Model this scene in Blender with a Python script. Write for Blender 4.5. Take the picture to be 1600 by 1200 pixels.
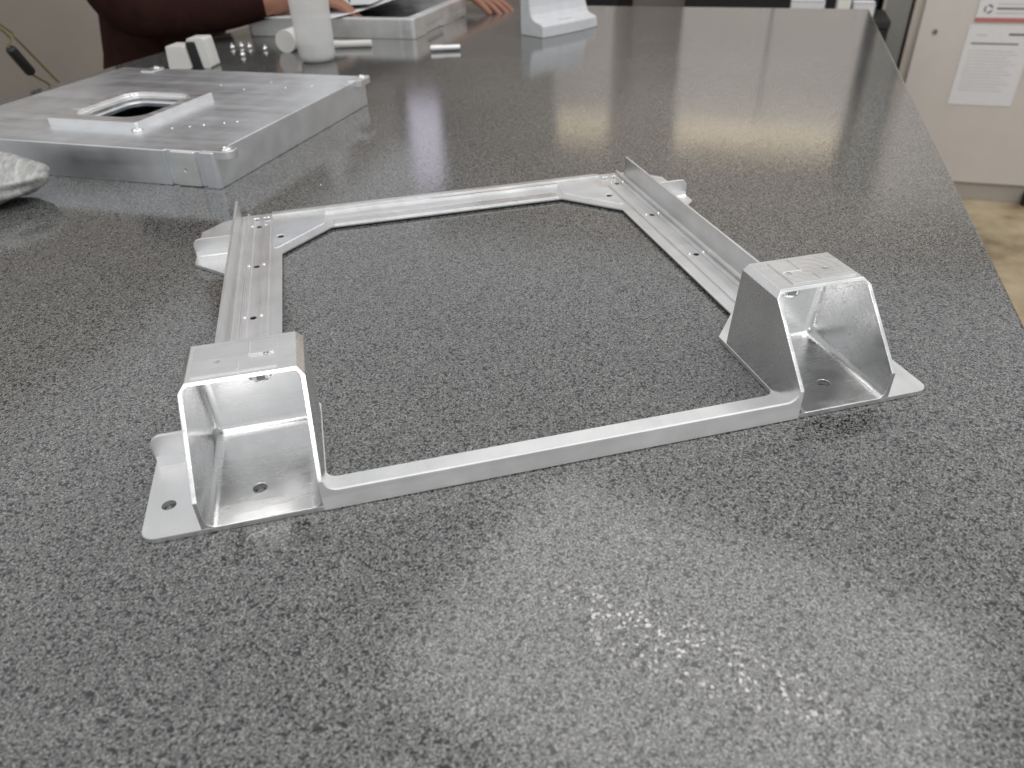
import bpy, bmesh, math, random
from mathutils import Vector, Matrix, noise

random.seed(7)
scene = bpy.context.scene
for o in list(bpy.data.objects):
    bpy.data.objects.remove(o)
COL = scene.collection

# ------------------------------------------------------------------ camera
cam_d = bpy.data.cameras.new('camera')
cam = bpy.data.objects.new('camera', cam_d)
COL.objects.link(cam)
right = Vector((0.96797816, -0.24921817, -0.03014261))
up = Vector((0.16537282, 0.54271996, 0.82347245))
fwd = Vector((0.1888653, 0.80208812, -0.56655498))
m = Matrix((( right.x, up.x, -fwd.x), (right.y, up.y, -fwd.y), (right.z, up.z, -fwd.z))).to_4x4()
m.translation = Vector((-0.09750171, -0.27589409, 0.25053109))
cam.matrix_world = m
cam_d.sensor_width = 36.0
cam_d.lens = 36.0 * 1155.167 / 1600.0
cam_d.clip_start = 0.01
cam_d.clip_end = 60
cam_d.dof.use_dof = True
cam_d.dof.focus_distance = 0.47
cam_d.dof.aperture_fstop = 10.5
scene.camera = cam

# ------------------------------------------------------------------ light
world = bpy.data.worlds.new('World')
scene.world = world
world.use_nodes = True
bg = world.node_tree.nodes['Background']
bg.inputs['Color'].default_value = (0.97, 0.985, 1.0, 1)
bg.inputs['Strength'].default_value = 0.66

def area(name, loc, sx, sy, power, color=(1, 1, 1), target=None):
    d = bpy.data.lights.new(name, 'AREA')
    d.shape = 'RECTANGLE'
    d.size, d.size_y, d.energy, d.color = sx, sy, power, color
    o = bpy.data.objects.new(name, d)
    COL.objects.link(o)
    o.location = loc
    if target is not None:
        o.rotation_euler = (Vector(target) - Vector(loc)).to_track_quat('-Z', 'Y').to_euler()
    o['kind'] = 'structure'
    return o

area('ceiling_lamp', (0.80, 1.10, 1.95), 1.7, 1.2, 7.0, (1.0, 0.98, 0.95)).rotation_euler.z = -0.8
area('ceiling_lamp', (-1.6, 0.2, 1.95), 0.8, 1.4, 9, (1.0, 0.99, 0.97))
area('ceiling_lamp', (0.2, -1.1, 1.95), 1.5, 0.8, 26, (1.0, 0.98, 0.96))
area('ceiling_lamp', (2.3, -0.2, 1.95), 0.8, 1.2, 24, (1.0, 0.97, 0.93))
# added fill light, no real fixture: brightens the cupboards mirrored in the worktop
area('cupboard_fill_light', (1.20, 1.98, 1.05), 1.2, 0.15, 9, (1.0, 0.94, 0.89), (1.58, 2.588, 1.05))

vs = scene.view_settings
vs.view_transform = 'Standard'
vs.look = 'None'
vs.exposure = 0.0
vs.gamma = 1.0
vs.use_curve_mapping = False
scene.cycles.use_denoising = True
scene.cycles.max_bounces = 8
scene.cycles.sample_clamp_indirect = 6.0

# ------------------------------------------------------------------ materials
class NT:
    def __init__(self, name):
        self.m = bpy.data.materials.new(name)
        self.m.use_nodes = True
        self.t = self.m.node_tree
        self.b = self.t.nodes['Principled BSDF']
        self.out = self.t.nodes['Material Output']
    def n(self, kind, **kw):
        nd = self.t.nodes.new(kind)
        for k, v in kw.items():
            if k in nd.inputs.keys():
                nd.inputs[k].default_value = v
            else:
                setattr(nd, k, v)
        return nd
    def l(self, a, b):
        self.t.links.new(a, b)
    def ramp(self, fac, stops, interp='LINEAR'):
        r = self.n('ShaderNodeValToRGB')
        r.color_ramp.interpolation = interp
        while len(r.color_ramp.elements) < len(stops):
            r.color_ramp.elements.new(0.5)
        for e, (p, c) in zip(r.color_ramp.elements, stops):
            e.position = p
            e.color = (c, c, c, 1) if not isinstance(c, tuple) else (*c, 1)
        self.l(fac, r.inputs['Fac'])
        return r.outputs['Color']
    def coords(self, scale=(1, 1, 1), rot=(0, 0, 0), src='Object'):
        tc = self.n('ShaderNodeTexCoord')
        mp = self.n('ShaderNodeMapping')
        mp.inputs['Scale'].default_value = scale
        mp.inputs['Rotation'].default_value = rot
        self.l(tc.outputs[src], mp.inputs['Vector'])
        return mp.outputs['Vector']
    def noise(self, vec, scale, detail=2.0, rough=0.5):
        nz = self.n('ShaderNodeTexNoise')
        nz.inputs['Scale'].default_value = scale
        nz.inputs['Detail'].default_value = detail
        nz.inputs['Roughness'].default_value = rough
        self.l(vec, nz.inputs['Vector'])
        return nz.outputs['Fac']
    def math(self, op, a, b=None):
        nd = self.n('ShaderNodeMath', operation=op)
        for i, v in enumerate((a, b)):
            if v is None:
                continue
            if isinstance(v, (int, float)):
                nd.inputs[i].default_value = v
            else:
                self.l(v, nd.inputs[i])
        return nd.outputs[0]
    def mix(self, fac, a, b, blend='MIX'):
        nd = self.n('ShaderNodeMix', data_type='RGBA', blend_type=blend)
        for idx, v in ((0, fac), (6, a), (7, b)):
            if isinstance(v, (int, float)):
                nd.inputs[idx].default_value = v
            elif isinstance(v, tuple):
                nd.inputs[idx].default_value = (*v, 1)
            else:
                self.l(v, nd.inputs[idx])
        return nd.outputs[2]
    def bump(self, height, strength, dist):
        b = self.n('ShaderNodeBump')
        b.inputs['Strength'].default_value = strength
        b.inputs['Distance'].default_value = dist
        self.l(height, b.inputs['Height'])
        self.l(b.outputs['Normal'], self.b.inputs['Normal'])
        return b.outputs['Normal']

def plain(name, col, rough=0.5, metal=0.0, var=0.08, nscale=60.0, bump=0.0, spec=0.5):
    t = NT(name)
    v = t.coords()
    nz = t.noise(v, nscale, 4.0, 0.6)
    c = t.mix(t.ramp(nz, [(0.3, 0.0), (0.7, 1.0)]), tuple(x * (1 - var) for x in col), tuple(min(1, x * (1 + var)) for x in col))
    t.l(c, t.b.inputs['Base Color'])
    t.b.inputs['Metallic'].default_value = metal
    t.b.inputs['Specular IOR Level'].default_value = spec
    r = t.ramp(nz, [(0.3, max(0.02, rough - 0.06)), (0.7, min(1, rough + 0.06))])
    t.l(r, t.b.inputs['Roughness'])
    if bump:
        t.bump(nz, bump, 0.001)
    return t.m

def metal(name, scale, rough=(0.28, 0.46), col=0.86, bump=0.12, tint=(1, 1, 1), dist=0.0003, rings=None):
    """bare milled aluminium: tool lines as stretched noise, soft cloudy stains"""
    t = NT(name)
    v = t.coords(scale)
    lines = t.noise(v, 1.0, 3.0, 0.6)
    v2 = t.coords()
    cloud = t.noise(v2, 38.0, 3.0, 0.55)
    v3 = t.coords(tuple(x * 0.16 for x in scale))
    band = t.noise(v3, 1.0, 2.0, 0.5)
    c = t.mix(t.ramp(cloud, [(0.3, 0.0), (0.7, 1.0)]), tuple(col * 0.94 * x for x in tint), tuple(min(1, col * 1.05 * x) for x in tint))
    c2 = t.mix(t.math('MULTIPLY', lines, 0.12), c, (0.55, 0.55, 0.56))
    t.l(c2, t.b.inputs['Base Color'])
    t.b.inputs['Metallic'].default_value = 1.0
    mixr = t.math('ADD', t.math('MULTIPLY', lines, 0.3), t.math('ADD', t.math('MULTIPLY', cloud, 0.25), t.math('MULTIPLY', band, 0.45)))
    t.l(t.ramp(mixr, [(0.36, rough[0]), (0.64, rough[1])]), t.b.inputs['Roughness'])
    h = t.math('ADD', lines, t.math('MULTIPLY', band, 1.2))
    if rings:
        vr = t.n('ShaderNodeMapping')
        tc = t.n('ShaderNodeTexCoord')
        t.l(tc.outputs['Object'], vr.inputs['Vector'])
        vr.inputs['Location'].default_value = rings
        w = t.n('ShaderNodeTexWave', wave_type='RINGS', rings_direction='Z')
        w.inputs['Scale'].default_value = 60.0
        w.inputs['Distortion'].default_value = 1.5
        w.inputs['Detail'].default_value = 2.0
        t.l(vr.outputs['Vector'], w.inputs['Vector'])
        h = t.math('ADD', lines, t.math('MULTIPLY', w.outputs['Fac'], 0.45))
    t.bump(h, bump, dist)
    return t.m

M = {}
M['alu_x'] = metal('aluminium_milled_lengthwise', (25, 900, 900), rough=(0.18, 0.36), bump=0.26)
M['alu_y'] = metal('aluminium_milled_crosswise', (900, 25, 900), rough=(0.30, 0.42), bump=0.28)
M['alu_box'] = metal('aluminium_pocket_milled', (60, 500, 900), rough=(0.16, 0.34), col=0.90, bump=0.14)
M['alu_top'] = metal('aluminium_faced_top', (40, 700, 700), rough=(0.3, 0.46), bump=0.25)
M['alu_dull'] = metal('aluminium_satin', (80, 80, 700), rough=(0.36, 0.54), col=0.86, bump=0.08)
M['alu_front'] = metal('aluminium_brushed_front', (12, 900, 900), rough=(0.60, 0.78), col=0.88, bump=0.08)
M['alu_bright'] = metal('aluminium_bright_cut', (300, 300, 300), rough=(0.06, 0.14), col=0.96, bump=0.05)
M['alu_cool'] = metal('aluminium_faced_plate', (18, 420, 420), rough=(0.34, 0.44), col=0.92, tint=(0.94, 0.965, 1.0), bump=0.10)
M['hole'] = plain('dark_bore', (0.03, 0.03, 0.03), 0.6, 0.3)

def table_mat():
    t = NT('speckled_grey_laminate')
    v = t.coords()
    # coarse and fine flakes on a fine grey grain
    wob = t.n('ShaderNodeTexNoise'); wob.inputs['Scale'].default_value = 700.0; wob.inputs['Detail'].default_value = 2.0
    t.l(v, wob.inputs['Vector'])
    wv = t.n('ShaderNodeVectorMath', operation='MULTIPLY_ADD')
    t.l(wob.outputs['Color'], wv.inputs[0]); wv.inputs[1].default_value = (0.0011, 0.0011, 0.0)
    t.l(v, wv.inputs[2])
    def cells(scale):
        vo = t.n('ShaderNodeTexVoronoi', feature='F1', voronoi_dimensions='2D')
        vo.inputs['Scale'].default_value = scale
        t.l(wv.outputs[0], vo.inputs['Vector'])
        sp = t.n('ShaderNodeSeparateColor'); t.l(vo.outputs['Color'], sp.inputs['Color'])
        return vo, sp
    vo, sA = cells(800.0)
    vb, sB = cells(1650.0)
    nz = t.noise(v, 1000.0, 3.0, 0.6)
    c = t.ramp(nz, [(0.34, (0.045, 0.045, 0.044)), (0.5, (0.092, 0.092, 0.090)), (0.66, (0.165, 0.165, 0.160))])
    c = t.mix(t.ramp(sB.outputs[0], [(0.0, 1.0), (0.24, 1.0), (0.27, 0.0)]), c, (0.020, 0.020, 0.020))
    c = t.mix(t.ramp(sB.outputs[1], [(0.84, 0.0), (0.86, 1.0)]), c, (0.22, 0.22, 0.214))
    c = t.mix(t.ramp(sA.outputs[0], [(0.0, 1.0), (0.11, 1.0), (0.125, 0.0)]), c, (0.007, 0.007, 0.007))
    drift = t.noise(v, 3.5, 3.0, 0.55)
    c = t.mix(1.0, c, t.ramp(drift, [(0.3, 1.02), (0.7, 1.32)]), 'MULTIPLY')
    # lamp glints painted into the colour as pale specks, one band near the front
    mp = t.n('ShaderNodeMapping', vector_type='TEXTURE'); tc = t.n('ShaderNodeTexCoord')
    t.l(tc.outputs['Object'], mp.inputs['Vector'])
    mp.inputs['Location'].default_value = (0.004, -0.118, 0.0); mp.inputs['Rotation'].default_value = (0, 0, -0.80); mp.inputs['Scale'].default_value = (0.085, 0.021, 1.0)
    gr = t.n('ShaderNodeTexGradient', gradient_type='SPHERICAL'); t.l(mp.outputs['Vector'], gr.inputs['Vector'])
    painted_glints = t.math('MULTIPLY', t.ramp(gr.outputs['Fac'], [(0.0, 0.0), (0.6, 1.0)]), t.ramp(sA.outputs[2], [(0.925, 0.0), (0.95, 0.7)]))
    c = t.mix(painted_glints, c, (0.72, 0.69, 0.67))
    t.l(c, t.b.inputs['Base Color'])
    big = t.noise(v, 7.0, 3.0, 0.5)
    rbase = t.ramp(big, [(0.3, 0.07), (0.7, 0.10)])
    glint = t.ramp(sB.outputs[2], [(0.955, 0.0), (0.965, 1.0)])
    t.l(t.mix(glint, rbase, (0.05, 0.05, 0.05)), t.b.inputs['Roughness'])
    t.b.inputs['IOR'].default_value = 1.8
    # tiny tilted facets of the laminate's grain
    sub = t.n('ShaderNodeVectorMath', operation='SUBTRACT')
    t.l(vb.outputs['Color'], sub.inputs[0])
    sub.inputs[1].default_value = (0.5, 0.5, 0.5)
    sc = t.n('ShaderNodeVectorMath', operation='MULTIPLY')
    t.l(sub.outputs[0], sc.inputs[0])
    sc.inputs[1].default_value = (0.016, 0.016, 0.0)
    bmp = t.n('ShaderNodeBump')
    bmp.inputs['Strength'].default_value = 0.06
    bmp.inputs['Distance'].default_value = 0.0004
    t.l(nz, bmp.inputs['Height'])
    ad = t.n('ShaderNodeVectorMath', operation='ADD')
    t.l(bmp.outputs['Normal'], ad.inputs[0])
    t.l(sc.outputs[0], ad.inputs[1])
    nm = t.n('ShaderNodeVectorMath', operation='NORMALIZE')
    t.l(ad.outputs[0], nm.inputs[0])
    t.l(nm.outputs[0], t.b.inputs['Normal'])
    return t.m
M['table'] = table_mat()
M['white_plastic'] = plain('white_plastic', (0.72, 0.71, 0.68), 0.4, var=0.04)
M['black_plastic'] = plain('black_plastic', (0.012, 0.012, 0.013), 0.4)
M['cabinet'] = plain('beige_enamel', (0.55, 0.515, 0.485), 0.42, var=0.03, nscale=9.0)
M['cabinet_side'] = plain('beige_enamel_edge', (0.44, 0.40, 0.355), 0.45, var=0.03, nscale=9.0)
M['plinth'] = plain('grey_beige_plinth', (0.36, 0.33, 0.29), 0.5, var=0.05, nscale=12.0)
M['greypanel'] = plain('grey_panel', (0.20, 0.20, 0.19), 0.5, var=0.05)
M['dark'] = plain('dark_shelf', (0.015, 0.014, 0.014), 0.6)
M['navy'] = plain('navy_panel', (0.02, 0.035, 0.055), 0.5)
M['paper'] = plain('white_paper', (0.66, 0.66, 0.68), 0.8, var=0.03)
M['ink'] = plain('grey_ink', (0.10, 0.10, 0.10), 0.8)
M['ink_light'] = plain('faint_ink', (0.48, 0.47, 0.48), 0.8)
M['red'] = plain('red_print', (0.45, 0.14, 0.14), 0.6)
M['wall'] = plain('painted_partition', (0.40, 0.355, 0.32), 0.8, var=0.05, nscale=5.0)
M['floor'] = None
M['maroon'] = plain('maroon_cloth', (0.024, 0.0085, 0.0065), 0.9, var=0.35, nscale=45.0, bump=0.4, spec=0.15)
M['trouser'] = plain('dark_cloth', (0.012, 0.012, 0.014), 0.9, var=0.3, nscale=60.0, spec=0.15)
M['skin'] = plain('skin', (0.30, 0.14, 0.09), 0.5, var=0.12, nscale=40.0)
M['hair'] = plain('dark_hair', (0.02, 0.013, 0.01), 0.6, var=0.4, nscale=150.0, bump=0.5)
M['cable'] = plain('olive_cable', (0.16, 0.13, 0.05), 0.45)
M['grey_part'] = plain('grey_coated_metal', (0.62, 0.635, 0.655), 0.35, var=0.05)
M['liquid'] = plain('cloudy_liquid', (0.66, 0.66, 0.65), 0.3)

def floor_mat():
    t = NT('stained_concrete')
    v = t.coords()
    a = t.noise(v, 2.2, 5.0, 0.6)
    b = t.noise(v, 14.0, 4.0, 0.6)
    f = t.math('ADD', t.math('MULTIPLY', a, 0.7), t.math('MULTIPLY', b, 0.3))
    c = t.ramp(f, [(0.36, (0.16, 0.11, 0.06)), (0.47, (0.38, 0.30, 0.19)), (0.58, (0.50, 0.41, 0.27)), (0.7, (0.62, 0.54, 0.40))])
    t.l(c, t.b.inputs['Base Color'])
    t.b.inputs['Roughness'].default_value = 0.5
    return t.m
M['floor'] = floor_mat()

def bottle_mat():
    t = NT('milky_polyethylene')
    t.b.inputs['Base Color'].default_value = (0.82, 0.82, 0.81, 1)
    t.b.inputs['Roughness'].default_value = 0.35
    v = t.coords((1, 1, 0.25))
    nz = t.noise(v, 90.0, 3.0)
    t.l(t.ramp(nz, [(0.3, 0.28), (0.7, 0.42)]), t.b.inputs['Roughness'])
    tr = t.n('ShaderNodeBsdfTranslucent')
    tr.inputs['Color'].default_value = (0.92, 0.92, 0.90, 1)
    tp = t.n('ShaderNodeBsdfTransparent')
    m1 = t.n('ShaderNodeMixShader')
    m1.inputs[0].default_value = 0.35
    t.l(t.b.outputs[0], m1.inputs[1])
    t.l(tr.outputs[0], m1.inputs[2])
    m2 = t.n('ShaderNodeMixShader')
    m2.inputs[0].default_value = 0.30
    t.l(m1.outputs[0], m2.inputs[1])
    t.l(tp.outputs[0], m2.inputs[2])
    t.l(m2.outputs[0], t.out.inputs['Surface'])
    return t.m
M['bottle'] = bottle_mat()

def foam_mat():
    t = NT('silvery_plastic_wrap')
    v = t.coords((260, 36, 120), (0.3, 0.2, 0.5))
    nz = t.noise(v, 1.0, 4.0, 0.65)
    v2 = t.coords()
    big = t.noise(v2, 55.0, 3.0, 0.6)
    f = t.math('ADD', t.math('MULTIPLY', nz, 0.6), t.math('MULTIPLY', big, 0.4))
    t.l(t.ramp(f, [(0.32, (0.22, 0.22, 0.22)), (0.5, (0.38, 0.38, 0.37)), (0.68, (0.62, 0.62, 0.60))]), t.b.inputs['Base Color'])
    t.b.inputs['Roughness'].default_value = 0.45
    t.b.inputs['Metallic'].default_value = 0.12
    t.bump(f, 0.6, 0.002)
    return t.m
M['foam'] = foam_mat()

# ------------------------------------------------------------------ mesh helpers
def tag(o, label=None, cat=None, group=None, kind=None):
    if label: o['label'] = label
    if cat: o['category'] = cat
    if group: o['group'] = group
    if kind: o['kind'] = kind
    return o

def empty(name, loc=(0, 0, 0), label=None, cat=None, group=None):
    o = bpy.data.objects.new(name, None)
    o.location = loc
    o.empty_display_size = 0.02
    COL.objects.link(o)
    return tag(o, label, cat, group)

def link_bm(name, bm, mat, parent=None, bevel=0.0, smooth=False, seg=2):
    bmesh.ops.recalc_face_normals(bm, faces=bm.faces)
    me = bpy.data.meshes.new(name)
    bm.to_mesh(me)
    bm.free()
    me.materials.append(M[mat] if isinstance(mat, str) else mat)
    o = bpy.data.objects.new(name, me)
    COL.objects.link(o)
    if parent is not None:
        o.parent = parent
    if bevel:
        b = o.modifiers.new('edge', 'BEVEL')
        b.width = bevel
        b.segments = seg
        b.limit_method = 'ANGLE'
        b.angle_limit = math.radians(32)
        b.harden_normals = False
    if smooth:
        for p in me.polygons:
            p.use_smooth = True
    return o

def bm_prism(bm, pts, fn0, fn1):
    """pts: loop; fn0/fn1 map a loop point to 3-D for the two ends"""
    a = [bm.verts.new(fn0(p)) for p in pts]
    b = [bm.verts.new(fn1(p)) for p in pts]
    bm.faces.new(a[::-1])
    bm.faces.new(b)
    k = len(pts)
    for i in range(k):
        j = (i + 1) % k
        bm.faces.new((a[i], a[j], b[j], b[i]))
    return bm

def bm_box(bm, x0, x1, y0, y1, z0, z1):
    return bm_prism(bm, [(x0, y0), (x1, y0), (x1, y1), (x0, y1)], lambda p: (*p, z0), lambda p: (*p, z1))

def bm_cyl(bm, c, r, z0, z1, seg=24, axis='z'):
    pts = [(math.cos(2 * math.pi * i / seg) * r, math.sin(2 * math.pi * i / seg) * r) for i in range(seg)]
    if axis == 'z':
        return bm_prism(bm, pts, lambda p: (c[0] + p[0], c[1] + p[1], z0), lambda p: (c[0] + p[0], c[1] + p[1], z1))
    return bm_prism(bm, pts, lambda p: (c[0] + p[0], z0, c[1] + p[1]), lambda p: (c[0] + p[0], z1, c[1] + p[1]))

def bm_lathe(bm, prof, seg=32, c=(0, 0, 0)):
    rings = []
    for r, z in prof:
        rings.append([bm.verts.new((c[0] + r * math.cos(2 * math.pi * i / seg), c[1] + r * math.sin(2 * math.pi * i / seg), c[2] + z)) for i in range(seg)])
    for a, b in zip(rings, rings[1:]):
        for i in range(seg):
            j = (i + 1) % seg
            bm.faces.new((a[i], a[j], b[j], b[i]))
    bm.faces.new(rings[0][::-1])
    bm.faces.new(rings[-1])
    return bm

def round_poly(pts, radii, seg=6):
    """round the corners of a 2-D loop"""
    out = []
    k = len(pts)
    for i in range(k):
        p = Vector(pts[i]); r = radii[i] if isinstance(radii, (list, tuple)) else radii
        if r <= 0:
            out.append(tuple(p)); continue
        a = (Vector(pts[i - 1]) - p); b = (Vector(pts[(i + 1) % k]) - p)
        la, lb = a.length, b.length
        a.normalize(); b.normalize()
        ang = math.acos(max(-1, min(1, a.dot(b))))
        d = min(r / math.tan(ang / 2), la * 0.49, lb * 0.49)
        rr = d * math.tan(ang / 2)
        bis = (a + b).normalized()
        cen = p + bis * (rr / math.sin(ang / 2))
        s, e = p + a * d - cen, p + b * d - cen
        a0 = math.atan2(s.y, s.x); a1 = math.atan2(e.y, e.x)
        da = (a1 - a0 + math.pi) % (2 * math.pi) - math.pi
        for q in range(seg + 1):
            th = a0 + da * q / seg
            out.append((cen.x + rr * math.cos(th), cen.y + rr * math.sin(th)))
    return out

def tube_bm(bm, pts, rad, seg=10):
    pts = [Vector(p) for p in pts]
    rings = []
    prev = None
    for i, p in enumerate(pts):
        d = (pts[min(i + 1, len(pts) - 1)] - pts[max(i - 1, 0)]).normalized()
        ref = prev if prev is not None else (Vector((0, 0, 1)) if abs(d.z) < 0.9 else Vector((1, 0, 0)))
        x = (ref - d * ref.dot(d)).normalized()
        prev = x
        y = d.cross(x)
        r = rad[i] if isinstance(rad, (list, tuple)) else rad
        rings.append([bm.verts.new(p + (x * math.cos(2 * math.pi * k / seg) + y * math.sin(2 * math.pi * k / seg)) * r) for k in range(seg)])
    for a, b in zip(rings, rings[1:]):
        for i in range(seg):
            j = (i + 1) % seg
            bm.faces.new((a[i], a[j], b[j], b[i]))
    bm.faces.new(rings[0][::-1]); bm.faces.new(rings[-1])
    return bm

def spline(pts, n=10):
    pts = [Vector(p) for p in pts]
    out = []
    P = [pts[0]] + pts + [pts[-1]]
    for i in range(1, len(P) - 2):
        for k in range(n):
            t = k / n
            a, b, c, d = P[i - 1], P[i], P[i + 1], P[i + 2]
            out.append(0.5 * ((2 * b) + (c - a) * t + (2 * a - 5 * b + 4 * c - d) * t * t + (3 * b - a - 3 * c + d) * t ** 3))
    out.append(pts[-1])
    return out

def cut(o, cutters, keep_bevel=0.0, seg=2):
    """subtract closed cutter bmeshes, bake the result, then add a fine edge bevel"""
    tmp = []
    for c in cutters:
        bmesh.ops.recalc_face_normals(c, faces=c.faces)
        me = bpy.data.meshes.new('cut'); c.to_mesh(me); c.free()
        k = bpy.data.objects.new('cut', me); COL.objects.link(k); tmp.append(k); k.parent = o.parent if o.parent is None or o.parent.parent is None else o.parent
        md = o.modifiers.new('b', 'BOOLEAN'); md.operation = 'DIFFERENCE'; md.solver = 'EXACT'; md.object = k
    dg = bpy.context.evaluated_depsgraph_get()
    dg.update()
    me = bpy.data.meshes.new_from_object(o.evaluated_get(dg))
    old = o.data
    o.modifiers.clear()
    o.data = me
    me.name = o.name
    bpy.data.meshes.remove(old)
    for k in tmp:
        d = k.data
        bpy.data.objects.remove(k); bpy.data.meshes.remove(d)
    if keep_bevel:
        b = o.modifiers.new('edge', 'BEVEL'); b.width = keep_bevel; b.segments = seg
        b.limit_method = 'ANGLE'; b.angle_limit = math.radians(32)

# workbench axes: TN runs across the bench to the left, TT along its right edge
O0 = Vector((0.455, 0.259, 0))
TT = Vector((0.53, 0.848, 0)).normalized()
TN = Vector((-TT.y, TT.x, 0))
def T(n, t, z=0.0):
    return O0 + TN * n + TT * t + Vector((0, 0, z))
def frame_obj(o, origin, xaxis):
    x = Vector(xaxis).normalized(); z = Vector((0, 0, 1)); y = z.cross(x)
    mm = Matrix(((x.x, y.x, z.x), (x.y, y.y, z.y), (x.z, y.z, z.z))).to_4x4()
    mm.translation = Vector(origin)
    o.matrix_world = mm
    return o

# ------------------------------------------------------------------ setting
bm = bmesh.new()
bm_prism(bm, [T(0, -1.4), T(1.26, -1.4), T(1.26, 1.10), T(0, 1.10)], lambda p: (p.x, p.y, -0.032), lambda p: (p.x, p.y, 0.0))
bench = empty('workbench', (0, 0, 0), 'long workbench with dark grey speckled laminate top filling the foreground', 'workbench')
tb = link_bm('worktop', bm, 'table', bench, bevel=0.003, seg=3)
for nn in (0.06, 1.20):
    for tt in (-1.32, 1.0):
        bm = bmesh.new()
        bm_prism(bm, [T(nn - .03, tt - .03), T(nn + .03, tt - .03), T(nn + .03, tt + .03), T(nn - .03, tt + .03)], lambda p: (p.x, p.y, -0.90), lambda p: (p.x, p.y, -0.032))
        link_bm('leg', bm, 'greypanel', bench)
bm = bmesh.new()
bm_prism(bm, [(-5, -4), (6, -4), (6, 6), (-5, 6)], lambda p: (*p, -0.95), lambda p: (*p, -0.90))
tag(link_bm('floor', bm, 'floor'), kind='structure')
bm = bmesh.new()
bm_prism(bm, [T(1.95, -0.6), T(2.0, -0.6), T(2.0, 3.4), T(1.95, 3.4)], lambda p: (p.x, p.y, -0.899), lambda p: (p.x, p.y, 0.9))
tag(link_bm('wall', bm, 'wall'), kind='structure')
bm = bmesh.new()
bm_prism(bm, [T(1.949, 3.10), T(1.949, 3.15), T(-2.2, 3.15), T(-2.2, 3.10)], lambda p: (p.x, p.y, -0.899), lambda p: (p.x, p.y, 1.5))
tag(link_bm('wall_back', bm, 'wall'), kind='structure')

# ------------------------------------------------------------------ the machined bracket
S = 0.42
BR = empty('machined_bracket', (0, 0, 0.0003), 'bright milled aluminium rectangular bracket frame with two raised corner housings', 'bracket')
def us(bm):
    bmesh.ops.scale(bm, vec=(S, S, S), verts=bm.verts)
    return bm
TH = 0.0065          # plate thickness (in bracket units)
BI, BO, HB, HC = 0.2994, 0.4385, 0.142, 0.1332

outer = [(0.0, 0.0006), (0.503, 0.0006), (0.503, 0.143), (0.4392, 0.143), (0.4392, 0.664), (0.512, 0.742), (0.512, 0.900), (0.472, 0.945), (0.430, 0.963), (0.0, 0.963)]
o_r = [0, 0.017, 0.003, 0.004, 0.004, 0.004, 0.004, 0.004, 0.004, 0]
inner = [(0.0, 0.8445), (0.25, 0.8445), (0.3506, 0.7416), (0.3506, 0.268), (0.2986, 0.209), (0.2986, 0.050), (0.0, 0.050)]
i_r = [0, 0.004, 0.004, 0.006, 0.004, 0.014, 0]
loop = round_poly(outer + inner, o_r + i_r, 5)
# round_poly keeps the two ends on the mirror line
full = loop
bm = bmesh.new()
for sgn in (1, -1):
    pts = [(sgn * x, y) for x, y in full]
    vs2 = [bm.verts.new((x, y, 0)) for x, y in pts]
    bm.faces.new(vs2 if sgn > 0 else vs2[::-1])
bmesh.ops.remove_doubles(bm, verts=bm.verts, dist=1e-5)
res = bmesh.ops.extrude_face_region(bm, geom=list(bm.faces))
for v in [g for g in res['geom'] if isinstance(g, bmesh.types.BMVert)]:
    v.co.z = TH
us(bm)
base = link_bm('base_frame', bm, 'alu_y', BR)

def hole_c(x, y, r, z0=-0.01, z1=0.03):
    b = bmesh.new(); bm_cyl(b, (x, y), r, z0, z1, 20); return us(b)
cutters = []
for sgn in (1, -1):
    cutters += [hole_c(sgn * 0.4783, 0.0535, 0.0083), hole_c(sgn * 0.376, 0.0535, 0.0083),
                hole_c(sgn * 0.3532, 0.826, 0.0066)]
    for y in (0.4885, 0.6925, 0.892):
        cutters.append(hole_c(sgn * 0.3972, y, 0.0056))
b = bmesh.new(); bm_box(b, -0.4395, 0.4395, 0.215, 1.1, -0.02, 0.0036); cutters.append(us(b))      # rails stand clear of the bench
cut(base, cutters, 0.0011 * S)

# rims that catch the light round each rivet pair beside the rail holes
def rim(x, y, r=0.0026, z=TH):
    b = bmesh.new()
    bm_lathe(b, [(r * 1.25, z - 0.0006), (r * 1.2, z + 0.0011), (r * 0.75, z + 0.0014), (r * 0.3, z + 0.0004)], 12, (x, y, 0))
    return link_bm('rivet', us(b), 'alu_bright', BR, smooth=True)
for sgn in (1, -1):
    for y in (0.4885, 0.6925, 0.892):
        for dx in (-0.0137, 0.0137):
            rim(sgn * 0.3972 + dx, y, z=TH + 0.0034)
    for x in (0.379, 0.3865, 0.401, 0.4065):
        rim(sgn * x, 0.934, 0.0032, TH + 0.0034)

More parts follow.
